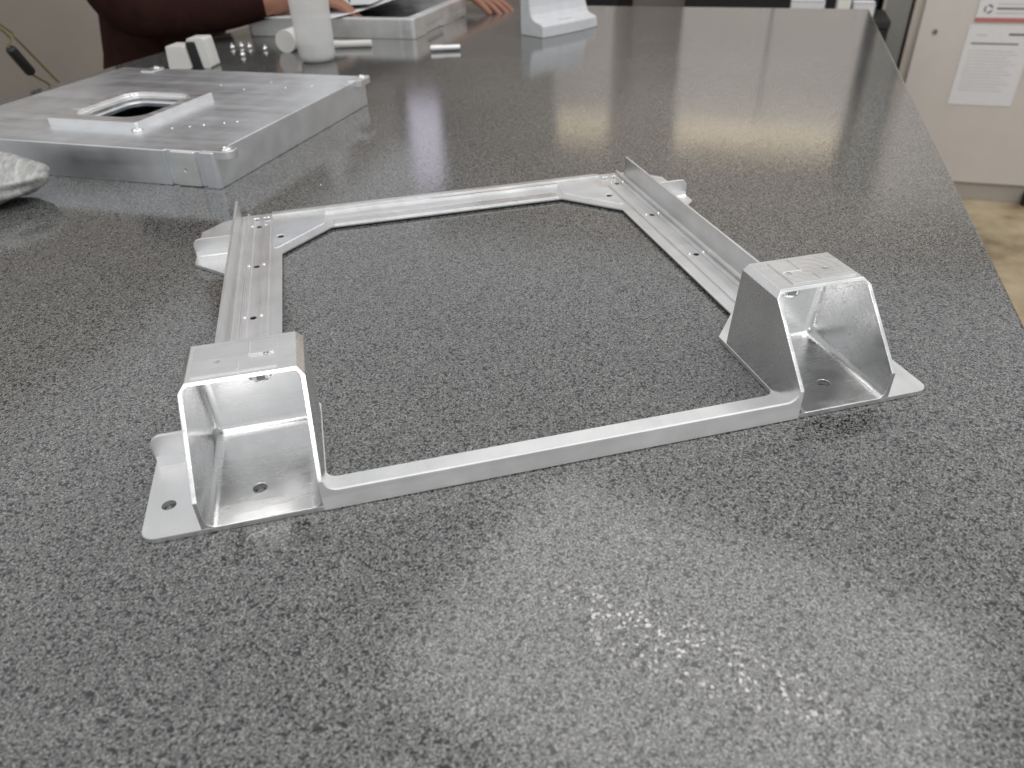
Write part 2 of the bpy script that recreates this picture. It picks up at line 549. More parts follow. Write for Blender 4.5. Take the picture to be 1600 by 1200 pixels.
def bar(name, x0, x1, y0, y1, z0, z1, mat='alu_y', bevel=0.0008, parent=BR):
    b = bmesh.new(); bm_box(b, min(x0, x1), max(x0, x1), y0, y1, z0, z1)
    return link_bm(name, us(b), mat, parent, bevel=bevel * S)
for sgn in (1, -1):
    # stepped profile of the side rails, from the opening outwards
    e0, e1 = 0.200, 0.955
    for (a, b_, h) in ((0.3735, 0.3885, 0.0032), (0.4055, 0.4140, 0.0032)):
        bar('rail_land', sgn * a, sgn * b_, e0, 0.885 if a < 0.39 else e1, TH - 0.001, TH + h)
    bar('rail_rib', sgn * 0.4165, sgn * 0.4212, e0, e1, TH - 0.001, TH + 0.0085)
    # tall thin web along the outside of each rail, with a fillet at its foot
    pts = [(0.4328, TH - 0.001), (0.4262, TH - 0.001), (0.4262, TH + 0.0006), (0.4296, TH + 0.002), (0.4316, TH + 0.005), (0.4328, TH + 0.0095), (0.4328, 0.0503), (0.4380, 0.0503), (0.4380, TH - 0.001)]
    b = bmesh.new()
    bm_prism(b, pts, lambda p: (sgn * p[0], 0.184, p[1]), lambda p: (sgn * p[0], 0.940, p[1]))
    link_bm('side_web', us(b), 'alu_y', BR, bevel=0.0008 * S)
    # corner gusset pads
    pad = round_poly([(0.368, 0.760), (0.368, 0.872), (0.330, 0.900), (0.262, 0.905), (0.262, 0.872), (0.345, 0.785)], 0.008, 4)
    # (kept low, cut round the bolt hole)
    b = bmesh.new()
    bm_prism(b, pad, lambda p: (sgn * p[0], p[1], TH - 0.001), lambda p: (sgn * p[0], p[1], TH + 0.0011))
    po = link_bm('corner_pad', us(b), 'alu_cool', BR)
    cut(po, [hole_c(sgn * 0.3532, 0.826, 0.0100)], 0.0006 * S)
# back beam: two long ribs and a land
bar('beam_rib', -0.262, 0.262, 0.9160, 0.9230, TH - 0.001, TH + 0.0070, 'alu_bright')
bar('beam_rib', -0.372, 0.372, 0.9440, 0.9600, TH - 0.001, TH + 0.0048, 'alu_x')
bar('beam_land', -0.245, 0.245, 0.8520, 0.8800, TH - 0.001, TH + 0.0024, 'alu_x')
# front lip with rounded run-outs up into the housings
prof = [(-0.2994, 0.0)]
arc = []
r = 0.016
LZ = 0.0285
for k in range(8):
    a = math.pi / 2 * k / 7
    arc.append((BI - 0.0002 - r + r * math.sin(a), LZ + r - r * math.cos(a)))
XE = BI + 0.0050
loop = [(-XE, 0.0001), (XE, 0.0001), (XE, LZ + r), (BI - 0.0002, LZ + r)] + [(x, z) for x, z in arc[::-1][1:]] + [(-x, z) for x, z in arc[:-1]] + [(-BI + 0.0002, LZ + r), (-XE, LZ + r)]
b = bmesh.new()
bm_prism(b, loop, lambda p: (p[0], -0.0004, p[1]), lambda p: (p[0], 0.0036, p[1]))
link_bm('front_lip', us(b), 'alu_front', BR, bevel=0.0010 * S)
# fillet strip between lip and its floor
b = bmesh.new()
pts = [(0.0030, TH - 0.001), (0.0030, TH + 0.007), (0.0042, TH + 0.0045), (0.0058, TH + 0.002), (0.0085, TH + 0.0006), (0.0105, TH - 0.001)]
bm_prism(b, pts, lambda p: (-BI, *p), lambda p: (BI, *p))
link_bm('lip_fillet', us(b), 'alu_x', BR, smooth=False)

def yb(z): return 0.1885 + (0.1751 - 0.1885) * z / HB
def yf(z): return 0.0008 if z <= 0.045 else 0.0927 * (z - 0.045) / (HB - 0.045)
for sgn in (1, -1):
    sec = [(BI, 0.0035), (BI, 0.045), (BI, HC), (0.3078, HB), (0.4302, HB), (BO, HC), (BO, 0.045), (BO, 0.0035)]
    b = bmesh.new()
    F = [b.verts.new((sgn * x, yf(z), z)) for x, z in sec]
    K = [b.verts.new((sgn * x, yb(z), z)) for x, z in sec]
    b.faces.new((F[0], F[1], F[6], F[7])); b.faces.new((F[1], F[2], F[5], F[6])); b.faces.new((F[2], F[3], F[4], F[5]))
    b.faces.new((K[0], K[1], K[6], K[7])); b.faces.new((K[1], K[2], K[5], K[6])); b.faces.new((K[2], K[3], K[4], K[5]))
    for i in range(8):
        j = (i + 1) % 8
        b.faces.new((F[i], F[j], K[j], K[i]))
    bmesh.ops.recalc_face_normals(b, faces=b.faces)
    hb = link_bm('corner_housing', us(b), 'alu_box', BR)
    # pocket milled into the front, all inner edges filleted by the tool
    w = 0.0054
    c = bmesh.new()
    x0, x1 = BI + w, BO - w
    z0, z1 = TH + 0.0008, HB - 0.0036
    cor = [(x0, -0.06, z0), (x1, -0.06, z0), (x1, -0.06, z1), (x0, -0.06, z1)]
    A = [c.verts.new((sgn * x, y, z)) for x, y, z in cor]
    B = [c.verts.new((sgn * x, yb(z) - 0.0060, z)) for x, y, z in cor]
    c.faces.new(A); c.faces.new(B)
    for i in range(4):
        j = (i + 1) % 4
        c.faces.new((A[i], A[j], B[j], B[i]))
    bmesh.ops.recalc_face_normals(c, faces=c.faces)
    ed = [e for e in c.edges if not (e.verts[0] in A and e.verts[1] in A)]
    top = [e for e in ed if all(v.co.z > z1 - 1e-4 for v in e.verts)]
    rest = [e for e in ed if e not in top]
    bmesh.ops.bevel(c, geom=rest, offset=0.0125, segments=5, profile=0.5, affect='EDGES', clamp_overlap=True)
    te = [e for e in c.edges if all(v.co.z > z1 - 1e-4 for v in e.verts) and len(e.link_faces) == 2 and e.calc_face_angle(0) > 1.0 and not all(v.co.y < -0.059 for v in e.verts)]
    bmesh.ops.bevel(c, geom=te, offset=0.0065, segments=4, profile=0.5, affect='EDGES', clamp_overlap=True)
    cuts = [us(c)]
    # bolt hole continues through the pocket floor skin, two pilot holes in the top
    cuts.append(hole_c(sgn * 0.376, 0.0535, 0.0083, -0.01, 0.05))
    for x, y in ((0.3965, 0.128), (0.3415, 0.1295)):
        cuts.append(hole_c(sgn * x, y, 0.0034, HB - 0.006, HB + 0.02))
    cut(hb, cuts, 0.0008 * S)
    for p in hb.data.polygons:
        p.use_smooth = True
    mod = hb.modifiers[0]; mod.harden_normals = True
    # faced pad on top and its stepped cutter marks
    b = bmesh.new()
    bm_box(b, sgn * 0.330 if sgn > 0 else -0.424, 0.424 if sgn > 0 else -0.330, 0.100, 0.166, HB - 0.001, HB + 0.0016)
    po = link_bm('faced_pad', us(b), 'alu_top' if sgn < 0 else metal('aluminium_swirl_top', (40, 500, 500), rough=(0.18, 0.36), bump=0.35, rings=(-sgn * 0.37 * S, -0.13 * S, -HB * S)), BR)
    cut(po, [hole_c(sgn * 0.3965, 0.128, 0.0036, HB - 0.01, HB + 0.02), hole_c(sgn * 0.3415, 0.1295, 0.0036, HB - 0.01, HB + 0.02)], 0.0004 * S)
    # tool marks: fine proud edges left by the cutter
    for (a, b2, y0, y1) in ((0.360, 0.3618, 0.132, 0.166), (0.333, 0.360, 0.131, 0.1325), (0.372, 0.3735, 0.101, 0.122)):
        lo, hi = sorted((sgn * a, sgn * b2))
        bar('tool_mark', lo, hi, y0, y1, HB, HB + 0.0030, 'alu_bright', 0.0005)
    # round boss under the top, seen inside the pocket
    b = bmesh.new()
    bm_lathe(b, [(0.0150, HB - 0.006), (0.0150, 0.108), (0.0135, 0.105), (0.0060, 0.105)], 28, (sgn * 0.356, 0.143, 0))
    link_bm('boss', us(b), 'alu_bright', BR, bevel=0.0005 * S)
    # front foot: upright lip with rounded outer corner at the back of the flange
    def lip(x0, x1, y, h, th, name, r=0.014):
        lp = round_poly([(x0, TH - 0.001), (x1, TH - 0.001), (x1, h), (x0, h)], [0, 0, r, 0], 6)
        bb = bmesh.new()
        bm_prism(bb, lp, lambda p: (sgn * p[0], y, p[1]), lambda p: (sgn * p[0], y + th, p[1]))
        link_bm(name, us(bb), 'alu_dull', BR, bevel=0.0010 * S)
        bb = bmesh.new()
        q = [(y + 0.0005, TH - 0.001), (y - 0.010, TH - 0.001), (y - 0.0075, TH + 0.0008), (y - 0.0035, TH + 0.003), (y - 0.001, TH + 0.0075), (y + 0.0005, TH + 0.011)]
        bm_prism(bb, q, lambda p: (sgn * (x0 + 0.0005), *p), lambda p: (sgn * (x1 - 0.002), *p))
        link_bm('lip_fillet', us(bb), 'alu_bright', BR)
    lip(BO - 0.001, 0.5025, 0.1375, 0.047, 0.0048, 'foot_lip')
    lip(0.4375, 0.5115, 0.774, 0.042, 0.0048, 'foot_lip')

# ------------------------------------------------------------------ the thick milled plate behind
PL = empty('milled_plate', (0, 0, 0), 'thick square milled aluminium plate with raised rectangular opening, left behind the bracket frame', 'metal plate')
frame_obj(PL, (-0.207, 0.497, 0), (0.8575, -0.5145, 0))      # local -x runs left along its front, +y runs back
PW, PD, PH = 0.39, 0.338, 0.036
lp = round_poly([(0, 0), (0, PD), (-PW, PD), (-PW, 0)], 0.004, 4)
bm = bmesh.new()
bm_prism(bm, lp, lambda p: (*p, 0.0), lambda p: (*p, PH))
pb = link_bm('slab', bm, 'alu_cool', PL)
c = bmesh.new()
bm_prism(c, round_poly([(-0.225, 0.085), (-0.155, 0.085), (-0.155, 0.165), (-0.225, 0.165)], 0.016, 6), lambda p: (*p, 0.020), lambda p: (*p, 0.08))
cs = [c]
c = bmesh.new(); bm_box(c, -PW + 0.012, -0.012, 0.012, PD - 0.012, -0.02, PH - 0.005); cs.append(c)     # hollow underneath
c = bmesh.new(); bm_box(c, -0.058, -0.016, -0.01, 0.0035, -0.01, PH + 0.01); cs.append(c)
cut(pb, cs, 0.0009)
for x0, x1 in ((-0.0515, -0.0235),):
    bm = bmesh.new(); bm_box(bm, x0, x1, 0.0005, 0.0037, 0.0005, PH - 0.001)
    w = link_bm('front_land', bm, 'alu_dull', PL)
    c = bmesh.new(); bm_cyl(c, (-0.0375, 0.017), 0.0016, -0.01, 0.02, 14, 'y'); cut(w, [c], 0.0008)
# raised rectangular frame round the opening, its corners with bright ball-nosed reliefs
bo = round_poly([(-0.252, 0.054), (-0.132, 0.054), (-0.132, 0.192), (-0.252, 0.192)], 0.003, 3)
bm = bmesh.new()
bm_prism(bm, bo, lambda p: (*p, PH - 0.001), lambda p: (*p, PH + 0.0085))
fr = link_bm('raised_frame', bm, 'alu_top', PL)
c = bmesh.new()
bm_prism(c, round_poly([(-0.228, 0.082), (-0.153, 0.082), (-0.153, 0.168), (-0.228, 0.168)], 0.018, 6), lambda p: (*p, PH - 0.02), lambda p: (*p, PH + 0.03))
c2 = bmesh.new()
bm_prism(c2, round_poly([(-0.238, 0.072), (-0.144, 0.072), (-0.144, 0.178), (-0.238, 0.178)], 0.022, 6), lambda p: (*p, PH + 0.005), lambda p: (*p, PH + 0.03))
cut(fr, [c, c2], 0.0008)
for x, y in ((-0.1315, 0.0535), (-0.150, 0.174), (-0.233, 0.174)):
    bm = bmesh.new(); bm_lathe(bm, [(0.0065, 0.0), (0.0062, 0.0012), (0.0045, 0.0026), (0.002, 0.0031)], 18, (x, y, PH + (0.0005 if y < 0.1 else 0.0045)))
    link_bm('corner_relief', bm, 'alu_bright', fr, smooth=True)
# mounting ears with screw holes at the corners
def ear(x, y, ang, parent=PL):
    ca, sa = math.cos(ang), math.sin(ang)
    loop = round_poly([(-0.020, -0.010), (0.012, -0.010), (0.012, 0.010), (-0.020, 0.010)], [0, 0.0095, 0.0095, 0], 6)
    loop = [(x + u * ca - v * sa, y + u * sa + v * ca) for u, v in loop]
    b = bmesh.new(); bm_prism(b, loop, lambda p: (*p, PH - 0.0065), lambda p: (*p, PH + 0.0015))
    e = link_bm('ear', b, 'alu_top', parent)
    k = bmesh.new(); bm_cyl(k, (x + 0.002 * ca, y + 0.002 * sa), 0.0032, -0.1, 0.1, 16)
    cut(e, [k], 0.0007)
    b = bmesh.new(); bm_lathe(b, [(0.0052, 0.0), (0.005, 0.0012), (0.0036, 0.0016), (0.0033, 0.0002)], 16, (x + 0.002 * ca, y + 0.002 * sa, PH + 0.0014))
    link_bm('ear_bushing', b, 'alu_bright', e, smooth=True)
ear(0.006, 0.012, 0.0); ear(0.000, PD - 0.012, math.pi / 2); ear(-PW + 0.06, PD - 0.004, math.pi / 2)
# small screw heads scattered over the face
for x, y in ((-0.100, 0.070), (-0.085, 0.080), (-0.073, 0.088), (-0.055, 0.100), (-0.043, 0.107), (-0.125, 0.245), (-0.075, 0.262), (-0.170, 0.260), (-0.045, 0.275), (-0.110, 0.285)):
    bm = bmesh.new(); bm_lathe(bm, [(0.0015, -0.0002), (0.0013, 0.0006), (0.0006, 0.0008)], 10, (x, y, PH))
    link_bm('screw_head', bm, 'alu_bright', PL, smooth=True)

# ------------------------------------------------------------------ silvery wrap bundle at the left edge
bm = bmesh.new()
bmesh.ops.create_uvsphere(bm, u_segments=56, v_segments=34, radius=1.0)
for v in bm.verts:
    p = v.co.copy()
    x = math.copysign(abs(p.x) ** 0.85, p.x) * 0.085
    y = p.y * 0.047
    z = p.z * 0.021
    w = 1.0 - 0.30 * max(0, p.x) ** 2
    y *= w; z *= (1.0 - 0.15 * max(0, p.x) ** 2)
    n1 = noise.noise(Vector((p.x * 2.4, p.y * 3.1, p.z * 2.7)) + Vector((3, 1, 2)))
    n2 = noise.noise(Vector((p.x * 9, p.y * 12, p.z * 9)))
    k = 1 + 0.13 * n1 + 0.04 * n2
    v.co = Vector((x * (1 + 0.04 * n1), y * k, max(-0.0195, z * k)))
wr = link_bm('wrap_bundle', bm, 'foam', None, smooth=True)
frame_obj(wr, (-0.462, 0.540, 0.0224), (0.97, -0.10, 0))
for v in wr.data.vertices: v.co *= 1.15
tag(wr, 'crumpled silvery white fibrous wrap bundle cut off by the left edge', 'bundle')

# ------------------------------------------------------------------ squeeze bottle
BT = empty('squeeze_bottle', (-0.088, 1.118, 0), 'milky translucent plastic squeeze bottle standing on the worktop', 'bottle')
bm = bmesh.new()
bm_lathe(bm, [(0.0225, 0.0), (0.0265, 0.0015), (0.0292, 0.0055), (0.0303, 0.012), (0.0312, 0.05), (0.0325, 0.10), (0.0330, 0.135), (0.0318, 0.152), (0.0270, 0.168), (0.0180, 0.180), (0.0130, 0.186)], 40)
link_bm('body', bm, 'bottle', BT, smooth=True)
bm = bmesh.new()
bm_lathe(bm, [(0.021, 0.0015), (0.0275, 0.0065), (0.0290, 0.013), (0.0294, 0.031)], 36)
link_bm('liquid', bm, 'liquid', BT, smooth=False)
bm = bmesh.new()
bm_lathe(bm, [(0.0150, 0.184), (0.0155, 0.200), (0.0120, 0.203), (0.0060, 0.206), (0.0030, 0.245)], 24)
link_bm('nozzle_cap', bm, 'white_plastic', BT, smooth=False)

# ------------------------------------------------------------------ small things round the bottle
def lying_rod(name, a, b, rad, mat, label, cat, seg=18, collars=()):
    a, b = Vector(a), Vector(b)
    root = empty(name, a, label, cat)
    frame_obj(root, a, (b - a))
    L = (b - a).length
    bm = bmesh.new(); tube_bm(bm, [(0, 0, rad), (L * 0.02, 0, rad), (L * 0.98, 0, rad), (L, 0, rad)], [rad * 0.9, rad, rad, rad * 0.9], seg)
    link_bm('shaft', bm, mat, root, smooth=False)
    for (s, e, k, mt) in collars:
        bm = bmesh.new(); tube_bm(bm, [(s * L, 0, rad), (e * L, 0, rad)], rad * k, seg)
        link_bm('collar', bm, mt, root)
    return root
lying_rod('white_roll', (-0.139, 1.216, 0), (-0.110, 1.268, 0), 0.0185, 'white_plastic', 'white plastic roll seen end on, lying left of the squeeze bottle', 'roll', 32, ((-0.01, 0.12, 1.03, 'white_plastic'), (0.88, 1.01, 1.03, 'white_plastic')))
lying_rod('marker_pen', (-0.075, 1.228, 0), (0.012, 1.206, 0), 0.0062, 'white_plastic', 'thin white marker pen lying right of the squeeze bottle', 'pen', 18, ((0.0, 0.35, 1.12, 'white_plastic'),))
lying_rod('metal_pin', (0.106, 1.118, 0), (0.157, 1.107, 0), 0.0050, 'alu_dull', 'short grey metal pin with a collar lying alone on the worktop', 'pin', 16, ((0.02, 0.42, 1.15, 'alu_dull'),))

CL = empty('plastic_clamp', (0, 0, 0), 'white plastic clamp with black middle standing behind the thick plate', 'clamp')
frame_obj(CL, (-0.330, 1.150, 0), (0.93, -0.37, 0))
bm = bmesh.new()
bm_prism(bm, round_poly([(0.0, 0), (0.040, 0), (0.036, 0.036), (0.003, 0.036)], 0.003, 3), lambda p: (p[0], -0.005, p[1]), lambda p: (p[0], 0.03, p[1]))
link_bm('front_block', bm, 'white_plastic', CL, bevel=0.0015)
bm = bmesh.new()
bm_prism(bm, [(0.0405, 0), (0.056, 0), (0.051, 0.040), (0.0365, 0.040)], lambda p: (p[0], 0.0, p[1]), lambda p: (p[0], 0.034, p[1]))
link_bm('black_core', bm, 'black_plastic', CL, bevel=0.001)
bm = bmesh.new()
bm_prism(bm, round_poly([(0.0565, 0), (0.072, 0), (0.067, 0.046), (0.040, 0.046), (0.036, 0.0408), (0.0515, 0.0408)], [0.003, 0.004, 0.004, 0.002, 0.001, 0.001], 3), lambda p: (p[0], 0.004, p[1]), lambda p: (p[0], 0.036, p[1]))
link_bm('back_jaw', bm, 'white_plastic', CL, bevel=0.0012)

SCREW_LABELS = ['small shiny screw nearest the white clamp among the loose screws', 'small shiny screw second from the white clamp, standing head up', 'small shiny screw in the middle of the loose screws', 'small shiny screw nearest the white roll among the loose screws', 'small shiny screw lying closest to the camera among the loose screws']
for lab, (x, y) in zip(SCREW_LABELS, ((-0.238, 1.300), (-0.222, 1.308), (-0.207, 1.292), (-0.178, 1.258), (-0.216, 1.215))):
    sc_ = empty('loose_screw', (x, y, 0), lab, 'screw', 'loose screws behind the thick plate')
    bm = bmesh.new(); bm_lathe(bm, [(0.0050, 0.0), (0.0052, 0.003), (0.0042, 0.0055), (0.0015, 0.0064)], 16)
    link_bm('head', bm, 'alu_bright', sc_, smooth=True)
    bm = bmesh.new(); bm_lathe(bm, [(0.0018, 0.0060), (0.0018, 0.0085), (0.0010, 0.0093)], 12)
    link_bm('shank', bm, 'alu_dull', sc_, smooth=True)
# one bright chip of swarf on the bench between the two metal parts
bm = bmesh.new(); bmesh.ops.create_icosphere(bm, subdivisions=2, radius=0.0011)
for v in bm.verts: v.co.z = max(-0.0007, v.co.z * 0.7)
ch = link_bm('metal_chip', bm, 'alu_bright'); ch.location = (-0.110, 0.474, 0.0007)
tag(ch, 'tiny bright metal chip on the worktop beside the thick plate', 'metal chip')

# ------------------------------------------------------------------ second milled part: open tray with papers
TR = empty('milled_tray', (0, 0, 0), 'milled aluminium tray with dark open pocket under the papers, behind the bottle', 'tray')
frame_obj(TR, (0.098, 1.246, 0), (0.86, -0.51, 0))
TW, TD, TZ = 0.36, 0.30, 0.035
bm = bmesh.new()
bm_prism(bm, round_poly([(0, 0), (0, TD), (-TW, TD), (-TW, 0)], 0.008, 5), lambda p: (*p, 0.0), lambda p: (*p, TZ))
tr = link_bm('tray_body', bm, 'alu_dull', TR)
c = bmesh.new(); bm_prism(c, round_poly([(-0.022, 0.02), (-0.022, TD - 0.02), (-TW + 0.02, TD - 0.02), (-TW + 0.02, 0.02)], 0.012, 5), lambda p: (*p, 0.006), lambda p: (*p, 0.08))
c2 = bmesh.new(); bm_box(c2, -0.006, 0.02, 0.06, 0.15, -0.01, 0.016)
c3 = bmesh.new(); bm_box(c3, -0.030, -0.020, -0.01, 0.0025, -0.01, 0.06)
cut(tr, [c, c2, c3], 0.0010)
bm = bmesh.new(); bm_box(bm, -TW + 0.021, -0.023, 0.021, TD - 0.021, 0.0062, 0.0075)
link_bm('pocket_liner', bm, 'dark', TR)

def sheet(name, P, ang, w, h, curl, z, label, mat='paper'):
    b = bmesh.new()
    nx, ny = 14, 18
    g = [[None] * (ny + 1) for _ in range(nx + 1)]
    for i in range(nx + 1):
        for j in range(ny + 1):
            u, v = i / nx, j / ny
            zz = curl * (u * u * 0.9 + 0.35 * math.sin(v * 5 + u * 3) * u)
            g[i][j] = b.verts.new(((u - 0.5) * w, (v - 0.5) * h, zz))
    for i in range(nx):
        for j in range(ny):
            b.faces.new((g[i][j], g[i + 1][j], g[i + 1][j + 1], g[i][j + 1]))
    o = link_bm(name, b, mat, None, smooth=True)
    md = o.modifiers.new('thick', 'SOLIDIFY'); md.thickness = 0.0003; md.offset = 1
    o.location = (*P, z); o.rotation_euler.z = ang
    tag(o, label, 'paper')
    return o
sheet('paper_sheet', (-0.055, 1.470), -0.62, 0.216, 0.279, 0.004, TZ + 0.0009, 'white paper sheet lying across the tray, lowest of the stacked sheets')
sheet('paper_sheet', (-0.020, 1.560), -0.35, 0.216, 0.279, 0.006, TZ + 0.0065, 'white paper sheet on top of the other sheet on the tray')

# ------------------------------------------------------------------ grey angled part
GP = empty('grey_angle_block', (0, 0, 0), 'pale grey machined angle block with a hollow curved step, beyond the bracket', 'angle block')
frame_obj(GP, (0.322, 1.156, 0), (0.903, 0.430, 0))
prof = [(0.0, 0.0), (0.0, 0.019), (0.004, 0.022), (0.020, 0.0255), (0.028, 0.029), (0.033, 0.036), (0.036, 0.048), (0.038, 0.072), (0.062, 0.072), (0.062, 0.0)]
bm = bmesh.new()
rings = []
for s, k, dy in ((0.0, 1.0, 0.0), (0.06, 1.0, 0.0), (0.11, 1.0, 0.004), (0.158, 0.92, 0.014)):
    rings.append([bm.verts.new((s - (0.012 * (z / 0.07) if s > 0.15 else 0), y * (1 - 0.0) + dy * (1 - y / 0.062), z * (k if z < 0.03 else 1))) for y, z in prof])
for a, b_ in zip(rings, rings[1:]):
    for i in range(len(prof)):
        j = (i + 1) % len(prof)
        bm.faces.new((a[i], a[j], b_[j], b_[i]))
bm.faces.new(rings[0]); bm.faces.new(rings[-1])
link_bm('angle_body', bm, 'grey_part', GP, bevel=0.0015)
bm = bmesh.new(); bm_prism(bm, round_poly([(0.055, 0.010), (0.085, 0.011), (0.085, 0.019), (0.055, 0.018)], 0.003, 3), lambda p: (*p, 0.0215), lambda p: (*p, 0.0262))
link_bm('raised_pad', bm, 'grey_part', GP, bevel=0.0008)

# ------------------------------------------------------------------ cable with ferrite bead
CB = empty('power_cable', T(1.20, 0.16, 0), 'thin olive cable with black ferrite bead hanging at the upper left', 'cable')
def W(px): return Vector(px) - Vector(CB.location)
cpts = [(-0.640, 1.02, 0.20), (-0.556, 1.132, 0.080), (-0.554, 1.136, 0.052), (-0.542, 1.155, 0.009), (-0.526, 1.180, -0.02), (-0.50, 1.22, -0.10), (-0.52, 1.28, -0.5), (-0.55, 1.3, -0.89)]
bm = bmesh.new(); tube_bm(bm, [W(p) for p in spline(cpts, 10)], 0.0020, 8)
link_bm('cord', bm, 'cable', CB, smooth=True)
cpts2 = [(-0.640, 1.04, 0.21), (-0.556, 1.140, 0.085), (-0.545, 1.150, 0.063), (-0.532, 1.170, 0.026), (-0.520, 1.190, -0.01), (-0.49, 1.24, -0.10), (-0.51, 1.30, -0.5), (-0.53, 1.32, -0.89)]
bm = bmesh.new(); tube_bm(bm, [W(p) for p in spline(cpts2, 10)], 0.0019, 8)
link_bm('cord', bm, 'cable', CB, smooth=True)
a, b_ = Vector(cpts[2]), Vector(cpts[3])
bm = bmesh.new()
q = [a, a.lerp(b_, 0.06), a.lerp(b_, 0.94), b_]
tube_bm(bm, [W(p) for p in q], [0.0060, 0.0082, 0.0082, 0.0060], 14)
link_bm('ferrite_bead', bm, 'black_plastic', CB, bevel=0.001)

# ------------------------------------------------------------------ cabinets beyond the bench
def cab_frame(o, n, t):
    return frame_obj(o, T(n, t, -0.90), -TN)          # local +x runs to the right, -y towards the bench
CT = 2.587
CA = empty('steel_cabinet', (0, 0, 0), 'beige steel cabinet with papers taped to its door, at the right edge', 'cabinet')
cab_frame(CA, -0.306, CT)
def part_box(name, parent, x0, x1, y0, y1, z0, z1, mat, bevel=0.002):
    b = bmesh.new(); bm_box(b, x0, x1, y0, y1, z0, z1)
    return link_bm(name, b, mat, parent, bevel=bevel)
part_box('body', CA, 0.0, 0.95, 0.022, 0.50, 0.068, 1.9, 'cabinet_side')
dr = part_box('door', CA, 0.030, 0.93, 0.0, 0.0215, 0.072, 1.88, 'cabinet', 0.003)
part_box('plinth', CA, 0.02, 0.93, 0.012, 0.49, 0.0, 0.0675, 'plinth')
b = bmesh.new(); bm_cyl(b, (0.086, 0.625), 0.009, -0.004, 0.001, 20, 'y'); link_bm('lock', b, 'greypanel', dr, bevel=0.001)
b = bmesh.new(); bm_box(b, 0.0845, 0.0875, -0.0050, -0.0035, 0.619, 0.631); link_bm('keyhole', b, 'dark', dr)
part_box('caster', CA, 0.56, 0.60, -0.03, 0.01, 0.0, 0.055, 'dark', 0.008)
# paper and notice on the door: flat things with print
def on_door(name, x0, x1, z0, z1, y, mat, label, cat, tilt=0.0):
    e = empty(name, (0, 0, 0), label, cat)
    frame_obj(e, T(-0.306 - x0, CT, -0.90 + z0) - TT * y, -TN)
    b = bmesh.new(); bm_box(b, 0, x1 - x0, -0.0006, 0.0, 0, z1 - z0)
    link_bm('sheet', b, mat, e)
    return e
def printed(e, x0, x1, z0, z1, mat, name='print_line', y=-0.0009):
    b = bmesh.new(); bm_box(b, x0, x1, y, y + 0.0004, z0, z1); link_bm(name, b, mat, e)
PN = on_door('taped_sheet', 0.195, 0.411, 0.372, 0.651, 0.0015, 'paper', 'white printed sheet taped to the beige cabinet door', 'paper')
printed(PN, 0.020, 0.175, 0.214, 0.219, 'ink'); printed(PN, 0.030, 0.065, 0.243, 0.247, 'ink_light'); printed(PN, 0.135, 0.190, 0.245, 0.252, 'ink')
for k in range(13):
    printed(PN, 0.020, 0.17 + 0.02 * math.sin(k * 2.1), 0.190 - k * 0.0115, 0.1925 - k * 0.0115, 'ink_light')
NO = on_door('notice_card', 0.205, 0.520, 0.662, 0.85, 0.0030, 'paper', 'notice card with red border above the taped sheet on the cabinet', 'notice')
printed(NO, 0.0, 0.315, 0.0, 0.013, 'red', 'red_border')
printed(NO, 0.060, 0.30, 0.040, 0.046, 'ink'); printed(NO, 0.060, 0.27, 0.026, 0.031, 'ink_light'); printed(NO, 0.060, 0.29, 0.056, 0.060, 'ink_light')
printed(NO, 0.0, 0.315, 0.078, 0.090, 'red', 'red_border')
for k in range(3):      # round arrow mark left of the lines
    b = bmesh.new()
    a0 = k * 2 * math.pi / 3 + 0.3
    pts = [(0.034 + r_ * math.cos(a0 + s_ * 1.55), 0.041 + r_ * math.sin(a0 + s_ * 1.55)) for r_, s_ in [(0.0150, 0), (0.0150, .25), (0.0150, .5), (0.0150, .75), (0.0150, 1), (0.0095, 1), (0.0095, .75), (0.0095, .5), (0.0095, .25), (0.0095, 0)]]
    bm_prism(b, pts, lambda p: (p[0], -0.0010, p[1]), lambda p: (p[0], -0.0006, p[1]))
    link_bm('arrow_mark', b, 'ink', NO)

# grey side panel and a dark blue unit left of the cabinet
GA = empty('grey_panel_unit', (0, 0, 0), 'grey upright panel standing just left of the beige cabinet', 'panel')
cab_frame(GA, -0.205, CT + 0.04)
part_box('panel', GA, 0.0, 0.092, 0.0, 0.42, 0.0, 1.86, 'greypanel')
part_box('edge_trim', GA, -0.006, 0.004, -0.004, 0.02, 0.0, 1.86, 'plinth')
NV = empty('dark_blue_bin', (0, 0, 0), 'dark blue bin in the gap left of the grey panel', 'bin')
cab_frame(NV, -0.10, CT + 0.10)
part_box('bin_body', NV, 0.0, 0.09, 0.0, 0.35, 0.0, 0.83, 'navy', 0.006)
part_box('bin_lid', NV, -0.006, 0.096, -0.006, 0.356, 0.831, 0.86, 'dark', 0.006)

# two wall cupboards over dark open shelving, mirrored in the worktop
def cupboard(n, w, label, doors):
    c_ = empty('tall_cupboard', (0, 0, 0), label, 'cupboard', 'beige cupboards behind the bench')
    cab_frame(c_, n, CT)
    part_box('carcass', c_, 0.0, w, 0.024, 0.45, 0.80, 1.585, 'cabinet_side')
    part_box('open_shelf', c_, 0.0, w, 0.06, 0.45, 0.0, 0.7995, 'dark')
    k = w / doors
    for i in range(doors):
        d_ = part_box('door', c_, i * k + 0.003, (i + 1) * k - 0.003, 0.0, 0.0235, 0.803, 1.58, 'cabinet', 0.003)
        hb = bmesh.new(); tube_bm(hb, [((i + 0.9) * k, 0.0, 1.0), ((i + 0.9) * k, -0.025, 1.005), ((i + 0.9) * k, -0.025, 1.105), ((i + 0.9) * k, 0.0, 1.11)], 0.005, 10)
        link_bm('handle', hb, 'alu_dull', d_)
    return c_
cupboard(1.075, 0.26, 'narrow beige cupboard behind the bench, mirrored in the worktop near the grey block', 1)
